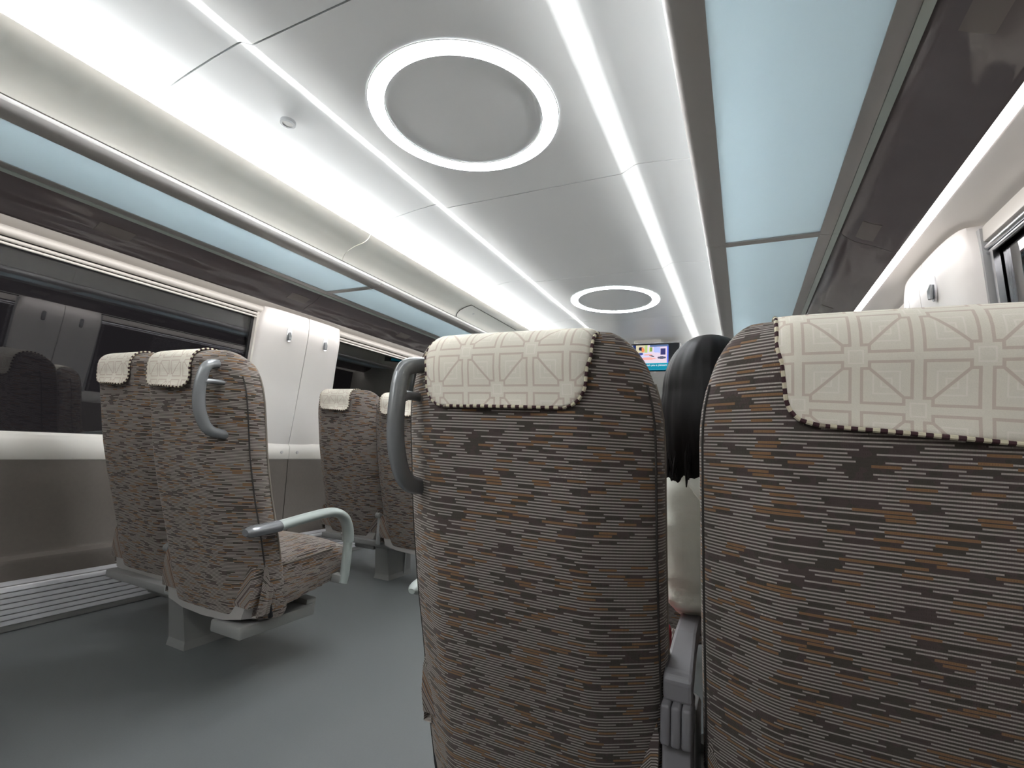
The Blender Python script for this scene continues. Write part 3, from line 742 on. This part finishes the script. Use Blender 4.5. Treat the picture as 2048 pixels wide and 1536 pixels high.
def cover_geo(zhem=0.938, slant=0.0, shift=0.0, wsc=1.0, flare=0.004):
    prof = []; g = 0.0055          # path over the top: back hem -> top -> front hem, as (y, z) with outward offset
    for i in range(15):
        z = zhem + (ZT - 0.062 - zhem) * i / 14; prof.append((0.0, z, 1.0, -1))
    for q in range(1, 16):
        a = q / 16 * PI; prof.append((None, a, 0, 0))
    for i in range(12):
        z = (ZT - 0.062) - 0.10 * i / 11; prof.append((0.0, z, 1.0, 1))
    nx = 34; rows = []; 
    def surf_y(x, z, front):
        f = hw(z) / 0.252; best = None; P_ = SECT[:11] if not front else SECT[13:][::-1]
        ax = abs(x) / f
        for (x0, y0), (x1, y1) in zip(P_[:-1], P_[1:]):
            if x0 <= ax <= x1: return y0 + (y1 - y0) * (ax - x0) / (x1 - x0)
        return P_[-1][1]
    V = []; UV = []; s = 0; last = None; S = []
    grid = []
    for e in prof:
        row = []
        for i in range(nx + 1):
            u = -1 + 2 * i / nx
            if e[0] is not None:
                z = e[1]; wd = wsc * (0.147 + (0.010 * max(0, (z - 0.94) / 0.12)))
                x = u * wd + shift; front = e[3] > 0
                if not front: z -= slant * u * (ZT - 0.062 - z) / (ZT - 0.062 - zhem)
                y = yb(z) + surf_y(x, z, front) + (g if front else -g)
                y += (0.0012 * math.sin(x * 60 + 1.3) * (1 - (z - zhem) / 0.07)) if not front else 0
                if not front: y -= flare * (max(0.0, 1 - (z - zhem) / 0.055) ** 2) * (0.75 + 0.25 * math.cos(x * 22))
                row.append(Vector((x, y, z)))
            else:
                a = e[1]; x = u * 0.157 * wsc + shift; zb = ZT - 0.062
                yl = yb(zb) + surf_y(x, zb, False) - g; yr = yb(zb) + surf_y(x, zb, True) + g
                zt = ZT + g - zb
                drop = max(0.0, (abs(x) - 0.145)) * 0.55
                row.append(Vector((x, (yl + yr) / 2 - (yr - yl) / 2 * math.cos(a) - 0.012 * math.sin(a), zb + (zt - drop) * math.sin(a) ** 0.8)))
        grid.append(row)
    sl = [0.0]
    for a, b in zip(grid[:-1], grid[1:]): sl.append(sl[-1] + (a[nx // 2] - b[nx // 2]).length)
    # round the two hem corners at each end
    rc = 0.036
    for j, row in enumerate(grid):
        for dend in (sl[j], sl[-1] - sl[j]):
            if dend < rc:
                cut = rc - math.sqrt(max(0.0, rc * rc - (rc - dend) ** 2))
                hwid = (row[-1].x - row[0].x) / 2; mid = (row[-1].x + row[0].x) / 2
                for v in row: v.x = mid + (v.x - mid) * (hwid - cut) / hwid
    return grid, sl
GRID, SL = cover_geo()
def make_cover(loc, label, zs=1.0, GRID=GRID, SL=SL):
    t = thing('headrest_cover', label, 'headrest cover', loc, 'cream cloth headrest covers')
    V = []; UV = []; Fc = []; n = len(GRID[0])
    for row, s in zip(GRID, SL):
        for v in row: V.append(v.copy()); UV.append((v.x, s))
    for j in range(len(GRID) - 1):
        for i in range(n - 1): Fc.append((j * n + i, j * n + i + 1, (j + 1) * n + i + 1, (j + 1) * n + i))
    o = mesh('cloth', V, Fc, M['cloth'], t, True, UV)
    so = o.modifiers.new('thickness', 'SOLIDIFY'); so.thickness = 0.0022; so.offset = 0
    m = len(GRID)
    loop = [GRID[j][0] for j in range(m)] + [GRID[m - 1][i] for i in range(1, n)] + [GRID[j][n - 1] for j in range(m - 2, -1, -1)] + [GRID[0][i] for i in range(n - 2, 0, -1)]
    tube('edging', loop, 0.0030, M['edging'], t, 7, closed=True, uv=True)
    t.scale = (1, 1, zs)
    return t

E_ = 'seats'
NEAR = (-0.129, 1.0702)
spots = [  # x, y, back height offset and stretch, handle side, label, cover label
    (0.637, 0.765, NEAR, -1, 'nearest brown striped seat seen from behind, grab handle on its left shoulder', 'cream patterned headrest cover on the nearest seat by the aisle'),
    (1.195, 0.765, NEAR, 0, 'large brown striped seat at the right edge, by the right window', 'cream patterned headrest cover at the right edge of the picture'),
    (-0.630, 0.952, (0.0, 1.0), 1, 'left aisle seat with grab handle, raised back and empty cushion in view', 'headrest cover on the left aisle seat with the arched armrest'),
    (-1.195, 1.060, (0.0, 1.03), 0, 'left window seat, leftmost of all, half hidden by the aisle seat', 'leftmost headrest cover, below the pillar reflected in the dark window'),
    (-0.630, 2.100, (0.0, 1.0), 1, 'far left aisle seat partly hidden behind the nearest seat and its handle', 'headrest cover seen through the grab handle of the nearest seat'),
    (-1.180, 2.190, (0.0, 1.03), 0, 'far left window seat below the cream pillar', 'headrest cover on the far left window seat under the pillar'),
    (0.637, 1.905, NEAR, -1, 'striped aisle seat one row ahead, almost hidden by the nearest seat', 'headrest cover one row ahead, hidden behind the nearest seat'),
    (0.637, -0.385, NEAR, -1, 'striped aisle seat right beside the camera, in the row behind', 'headrest cover on the right aisle seat beside the camera'),
    (1.195, -0.385, NEAR, 0, 'striped window seat that the camera looks out from', 'headrest cover behind the camera on the right window seat'),
    (-0.630, -0.200, (0.0, 1.0), 1, 'striped left aisle seat in the row behind the camera', 'headrest cover on the left aisle seat behind the camera'),
    (-1.195, -0.090, (0.0, 1.03), 0, 'striped left window seat in the row behind the camera', 'headrest cover on the left window seat behind the camera'),
    (1.195, 1.905, NEAR, 0, 'striped window seat one row ahead of the person in the white shirt', 'headrest cover one row ahead, on the seat in front of the person'),
]
proto = {}; pc = None; pl = None
for k, (x, y, (dz, zs), hs, lab, clab) in enumerate(spots):
    if hs in proto:
        o = copy_tree(proto[hs]); o.location = (x, y, 0); o['label'] = lab
    else:
        o = proto[hs] = make_seat('train_seat', hs, (x, y, 0), lab, 'brown striped train seats')
    recline(o, dz, zs)
    if pc is None: c = pc = make_cover((x, y, dz), clab, zs)
    elif k == 1: c = make_cover((x, y, dz), clab, zs, *cover_geo(0.914, 0.008, 0.012))
    elif x < 0 and pl is None: c = pl = make_cover((x, y, dz), clab, zs, *cover_geo(0.940, 0.004, -0.024, 0.80, 0.020))
    else: c = copy_tree(pl if x < 0 else pc); c.location = (x, y, dz); c.scale = (1, 1, zs); c['label'] = clab

# ------------------------------------------------------------------ seat pedestals, one per pair
def make_base(x, y, dz, label):
    t = thing('seat_base', label, 'seat base', (x, y, 0), 'grey seat pedestals')
    top = 0.196 + dz
    V = []
    for z, ya, yc_, hx in ((0.0, 0.215, 0.43, 0.055), (0.03, 0.218, 0.425, 0.050), (top - 0.02, 0.195, 0.41, 0.045), (top, 0.185, 0.42, 0.05)):
        V += [(-hx, ya, z), (hx, ya, z), (hx, yc_, z), (-hx, yc_, z)]
    Fc = [(0, 3, 2, 1), (12, 13, 14, 15)] + [(j * 4 + i, j * 4 + (i + 1) % 4, j * 4 + 4 + (i + 1) % 4, j * 4 + 4 + i) for j in range(3) for i in range(4)]
    mesh('pedestal', V, Fc, M['base'], t)
    box('pedestal_strip', (0.0515, 0.36, top * 0.5), (0.006, 0.012, top * 0.86), M['plastic'], t, 0.001)
    for yy in (0.205, 0.400): box('cross_beam', (0, yy, top + 0.004), (0.94, 0.045, 0.030), M['base'], t, 0.006)
    box('pivot_housing', (0, 0.20, top + 0.09), (0.040, 0.09, 0.17), M['plastic'], t, 0.012)
    cyl('pivot_knob', (0, 0.145, top + 0.175), (1, 0, 0), 0.015, 0.036, M['base'], t, 20, 0.004)
    return t
make_base(-0.90, 0.98, 0.0, 'grey pedestal under the nearest left pair of seats')
make_base(-0.90, 2.12, 0.0, 'grey pedestal under the far left pair of seats')
make_base(-0.90, -0.17, 0.0, 'grey pedestal under the left seats behind the camera')
make_base(0.915, -0.36, 0.0, 'grey pedestal under the right seats behind the camera')
make_base(0.915, 0.80, 0.0, 'grey pedestal under the two nearest seats')
make_base(0.915, 1.925, 0.0, 'grey pedestal under the seats one row ahead')

# fixed armrest between the two nearest seats
t = thing('centre_armrest', 'grey armrest between the two nearest seats', 'armrest', (0.908, 0.80, 0.0))
box('support', (0, 0.118, 0.24), (0.046, 0.05, 0.24), M['armgrey'], t, 0.006)
for k in (-1, 0, 1): box('hinge_cap', (k * 0.0163, 0.112, 0.377), (0.0155, 0.072, 0.062), M['armgrey'], t, 0.005, 3)
V = []
for y, z0, z1, hx in ((0.095, 0.405, 0.440, 0.0230), (0.105, 0.41, 0.452, 0.0235), (0.22, 0.44, 0.482, 0.020), (0.40, 0.455, 0.492, 0.019), (0.45, 0.465, 0.485, 0.015)):
    V += [(-hx, y, z0), (hx, y, z0), (hx, y, z1), (-hx, y, z1)]
Fc = [(0, 1, 2, 3), (16, 19, 18, 17)] + [(j * 4 + i, j * 4 + 4 + i, j * 4 + 4 + (i + 1) % 4, j * 4 + (i + 1) % 4) for j in range(4) for i in range(4)]
ar = mesh('arm_pad', V, Fc, M['armgrey'], t)
bv = ar.modifiers.new('soft', 'BEVEL'); bv.width = 0.006; bv.segments = 2

# ------------------------------------------------------------------ seated person in the right-hand seat, leaning into the gap
def skin_body(name, pts, edges, mat, parent, root=0, sub=2):
    me = bpy.data.meshes.new(name); me.from_pydata([p[0] for p in pts], edges, [])
    o = link(name, me, mat, parent)
    o.modifiers.new('skin', 'SKIN'); sk = me.skin_vertices[0].data
    for i, p in enumerate(pts):
        r = p[1]; sk[i].radius = (r, r) if isinstance(r, (int, float)) else r; sk[i].use_root = (i == root)
    s = o.modifiers.new('sub', 'SUBSURF'); s.levels = sub; s.render_levels = sub
    bpy.context.view_layer.update()
    m2 = bpy.data.meshes.new_from_object(o.evaluated_get(bpy.context.evaluated_depsgraph_get()))
    o.modifiers.clear(); o.data = m2
    if not m2.materials: m2.materials.append(mat)
    for q in m2.polygons: q.use_smooth = True
    return o
PX, PY, PZ = 1.12, 1.06, 0.0
per = thing('person', 'person with shoulder-length dark hair in a white shirt, seen between the two nearest seats', 'person', (PX, PY, PZ))
def R(x, y, z): return (x - PX, y - PY, z - PZ)
HC = Vector((0.955, 1.125, 0.945))          # head centre
hip = (1.14, 1.12, 0.475)
pts = [(R(*hip), 0.125), (R(1.10, 1.125, 0.60), 0.115), (R(1.045, 1.125, 0.70), 0.115), (R(1.005, 1.13, 0.775), 0.075), (R(0.975, 1.13, 0.825), 0.05), (R(0.965, 1.13, 0.87), 0.05),
       (R(0.92, 1.11, 0.740), 0.055), (R(0.900, 1.11, 0.62), 0.040), (R(0.905, 1.13, 0.530), 0.026), (R(0.908, 1.29, 0.530), 0.026), (R(0.935, 1.375, 0.540), 0.024), (R(0.955, 1.41, 0.550), 0.030),
       (R(1.155, 1.14, 0.735), 0.055), (R(1.245, 1.19, 0.62), 0.043), (R(1.25, 1.27, 0.56), 0.038), (R(1.17, 1.40, 0.55), 0.032), (R(1.10, 1.46, 0.555), 0.024), (R(1.07, 1.485, 0.555), 0.030),
       (R(1.06, 1.30, 0.47), 0.085), (R(1.05, 1.52, 0.47), 0.066), (R(1.05, 1.55, 0.30), 0.052), (R(1.05, 1.52, 0.09), 0.040), (R(1.05, 1.62, 0.045), 0.040),
       (R(1.21, 1.30, 0.47), 0.085), (R(1.23, 1.52, 0.47), 0.066), (R(1.23, 1.55, 0.30), 0.052), (R(1.23, 1.52, 0.09), 0.040), (R(1.23, 1.62, 0.045), 0.040)]
ed = [(0, 1), (1, 2), (2, 3), (3, 4), (4, 5), (3, 6), (6, 7), (7, 8), (8, 9), (9, 10), (10, 11), (3, 12), (12, 13), (13, 14), (14, 15), (15, 16), (16, 17), (0, 18), (18, 19), (19, 20), (20, 21), (21, 22), (0, 23), (23, 24), (24, 25), (25, 26), (26, 27)]
# fingers: rooted in the palms
def fingers(palm, base, dirv, side):
    fs = []
    for k, (off, ln) in enumerate(((-0.022, 0.062), (-0.008, 0.072), (0.007, 0.068), (0.021, 0.054))):
        a = Vector(base) + Vector(side) * off; d = Vector(dirv)
        b = a + d * ln * 0.5 + Vector((0, 0, 0.006)); c = a + d * ln * 0.9 + Vector((0, 0, -0.010))
        i = len(pts); pts.extend([(R(*a), 0.010), (R(*b), 0.0085), (R(*c), 0.007)]); ed.extend([(palm, i), (i, i + 1), (i + 1, i + 2)])
    a = Vector(base) - Vector(dirv) * 0.02 + Vector(side) * -0.04; i = len(pts)
    pts.extend([(R(*a), 0.010), (R(*(a + Vector(dirv) * 0.035 + Vector(side) * -0.012)), 0.008)]); ed.extend([(palm, i), (i, i + 1)])
fingers(11, (0.975, 1.435, 0.550), Vector((0.72, 0.68, -0.05)).normalized(), Vector((0.68, -0.72, 0)))
fingers(17, (1.045, 1.505, 0.555), Vector((-0.8, 0.58, -0.05)).normalized(), Vector((-0.58, -0.8, 0)))
body = skin_body('body', pts, ed, M['skin'], per)
# head with face, looking ahead and slightly down to the left
bm = bmesh.new(); bmesh.ops.create_uvsphere(bm, u_segments=32, v_segments=24, radius=1)
for v in bm.verts:
    x, y, z = v.co
    jaw = 1 - 0.26 * max(0, -z) ** 1.3
    X, Yv, Z = x * 0.074 * jaw, y * 0.094 * (1 - 0.10 * max(0, -z)), z * 0.112
    if y > 0:
        nose = math.exp(-((x / 0.16) ** 2 + ((z + 0.10) / 0.20) ** 2)) * 0.020 * y
        eye = (math.exp(-(((abs(x) - 0.40) / 0.16) ** 2 + ((z - 0.06) / 0.10) ** 2))) * -0.008
        mouth = math.exp(-((x / 0.30) ** 2 + ((z + 0.48) / 0.07) ** 2)) * 0.006
        chin = math.exp(-((x / 0.30) ** 2 + ((z + 0.85) / 0.2) ** 2)) * 0.010
        Yv += nose + eye + mouth + chin
    v.co = (X, Yv, Z)
bmesh.ops.rotate(bm, verts=bm.verts, cent=(0, 0, 0), matrix=Matrix.Rotation(math.radians(-10), 3, 'Y') @ Matrix.Rotation(math.radians(-8), 3, 'X'))
for v in bm.verts: v.co += HC - Vector((PX, PY, PZ))
me = bpy.data.meshes.new('head'); bm.to_mesh(me); bm.free()
head = link('head', me, M['skin'], per, True)
for s in (-1, 1):
    e = HC - Vector((PX, PY, PZ)) + Vector((s * 0.030, 0.080, 0.006))
    cyl('eye', e, (0, 1, 0), 0.010, 0.012, M['blackgloss'], head, 14, 0.003)
    bm = bmesh.new(); bmesh.ops.create_uvsphere(bm, u_segments=12, v_segments=8, radius=1)
    for v in bm.verts: v.co = HC - Vector((PX, PY, PZ)) + Vector((s * 0.076 + v.co.x * 0.010, -0.005 + v.co.y * 0.018, -0.01 + v.co.z * 0.030))
    me = bpy.data.meshes.new('ear'); bm.to_mesh(me); bm.free(); link('ear', me, M['skin'], head, True)
# hair: a cap that falls to the shoulders, with strand ridges and a ragged hem
n, mz = 96, 40; V = []; Fc = []
for j in range(mz + 1):
    t_ = j / mz
    for i in range(n):
        a = 2 * PI * i / n
        if t_ < 0.42:
            ph = t_ / 0.42 * PI / 2
            if math.sin(a) > 0.35: ph = min(ph, 1.12)
            rr = math.sin(ph) ** 0.9; z = 0.128 * math.cos(ph) + 0.0
        else:
            q = (t_ - 0.42) / 0.58; rr = 1.0 + 0.07 * math.sin(q * PI) - 0.12 * q ** 2
            hem = 0.182 + 0.010 * math.sin(a * 5 + 1) + 0.008 * random.random() * (q > 0.97) + 0.006 * math.sin(a * 17)
            z = -hem * q
            if math.sin(a) > 0.35: z = 0.128 * math.cos(1.12) - 0.004 * q; rr = math.sin(1.12) ** 0.9       # open at the face
        strand = 1 + 0.012 * math.sin(a * 31 + 3 * math.sin(t_ * 5)) * min(1, t_ * 2) + 0.010 * math.sin(a * 13 + t_ * 6)
        x = math.cos(a) * 0.096 * rr * strand; y = math.sin(a) * 0.110 * rr * strand - 0.008
        V.append(Vector((x + 0.16 * min(0, z) * 0.35 - 0.012, y, z)) + HC - Vector((PX, PY, PZ)) + Vector((0, 0, 0.0)))
for j in range(mz):
    for i in range(n): Fc.append((j * n + i, j * n + (i + 1) % n, (j + 1) * n + (i + 1) % n, (j + 1) * n + i))
hr = mesh('hair', V, Fc, M['hair'], per, True)
sd = hr.modifiers.new('thick', 'SOLIDIFY'); sd.thickness = 0.012; sd.offset = -1
# loose strands at the hem
for k in range(46):
    a = PI + random.uniform(-0.1, 1.1) * PI * 0.95
    x0 = math.cos(a) * 0.092; y0 = math.sin(a) * 0.105 - 0.008
    b = HC - Vector((PX, PY, PZ)) + Vector((x0 - 0.014, y0, -0.10))
    L = random.uniform(0.075, 0.105)
    tube('hair_lock', [b, b + Vector((-0.004, 0, -L * .5)), b + Vector((random.uniform(-0.012, 0.01), random.uniform(-0.012, 0.01), -L))], [0.008, 0.006, 0.0012], M['hair'], hr, 6, up=Vector((0, 1, 0)))
# shirt
sp = [(R(1.14, 1.12, 0.47), 0.140), (R(1.10, 1.125, 0.60), 0.130), (R(1.045, 1.125, 0.70), 0.128), (R(1.002, 1.13, 0.785), 0.085),
      (R(0.920, 1.10, 0.745), 0.085), (R(0.898, 1.10, 0.675), 0.070), (R(0.897, 1.105, 0.60), 0.055), (R(0.904, 1.112, 0.535), 0.048), (R(0.908, 1.13, 0.495), 0.046), (R(0.908, 1.29, 0.530), 0.044),
      (R(1.16, 1.14, 0.738), 0.068), (R(1.25, 1.19, 0.62), 0.055), (R(1.255, 1.27, 0.56), 0.049), (R(1.185, 1.38, 0.55), 0.042)]
shirt = skin_body('shirt', sp, [(0, 1), (1, 2), (2, 3), (3, 4), (4, 5), (5, 6), (6, 7), (7, 8), (8, 9), (3, 10), (10, 11), (11, 12), (12, 13)], M['shirt'], per, 0, 3)
from mathutils import noise as mnoise
for v in shirt.data.vertices:
    q = v.co * 22; q2 = v.co * 9
    v.co += v.normal * (0.007 * mnoise.noise(q) + 0.008 * mnoise.noise(Vector((q2.x, q2.y, q2.z * 3.2))))
tp = [(R(1.14, 1.12, 0.465), 0.135), (R(1.06, 1.30, 0.47), 0.094), (R(1.05, 1.52, 0.47), 0.076), (R(1.05, 1.55, 0.30), 0.064), (R(1.05, 1.525, 0.12), 0.056),
      (R(1.21, 1.30, 0.47), 0.094), (R(1.23, 1.52, 0.47), 0.076), (R(1.23, 1.55, 0.30), 0.064), (R(1.23, 1.525, 0.12), 0.056)]
skin_body('trousers', tp, [(0, 1), (1, 2), (2, 3), (3, 4), (0, 5), (5, 6), (6, 7), (7, 8)], M['trousers'], per)
for x in (1.05, 1.23):
    skin_body('shoe', [(R(x, 1.50, 0.06), 0.048), (R(x, 1.58, 0.05), 0.046), (R(x, 1.67, 0.042), 0.036)], [(0, 1), (1, 2)], M['shoe'], per)

# small red bag on the cushion beside the person
t = thing('red_bag', 'small red bag glimpsed low in the gap between the two nearest seats', 'bag', (0.815, 1.12, 0.365))
bg = box('bag_body', (0, 0, 0.045), (0.10, 0.13, 0.08), M['red'], t, 0.022, 3)
tube('bag_handle', smoothline([(0, -0.035, 0.082), (0, -0.025, 0.105), (0, 0.025, 0.105), (0, 0.035, 0.082)], 5), 0.005, M['black'], t, 8, up=Vector((1, 0, 0)))
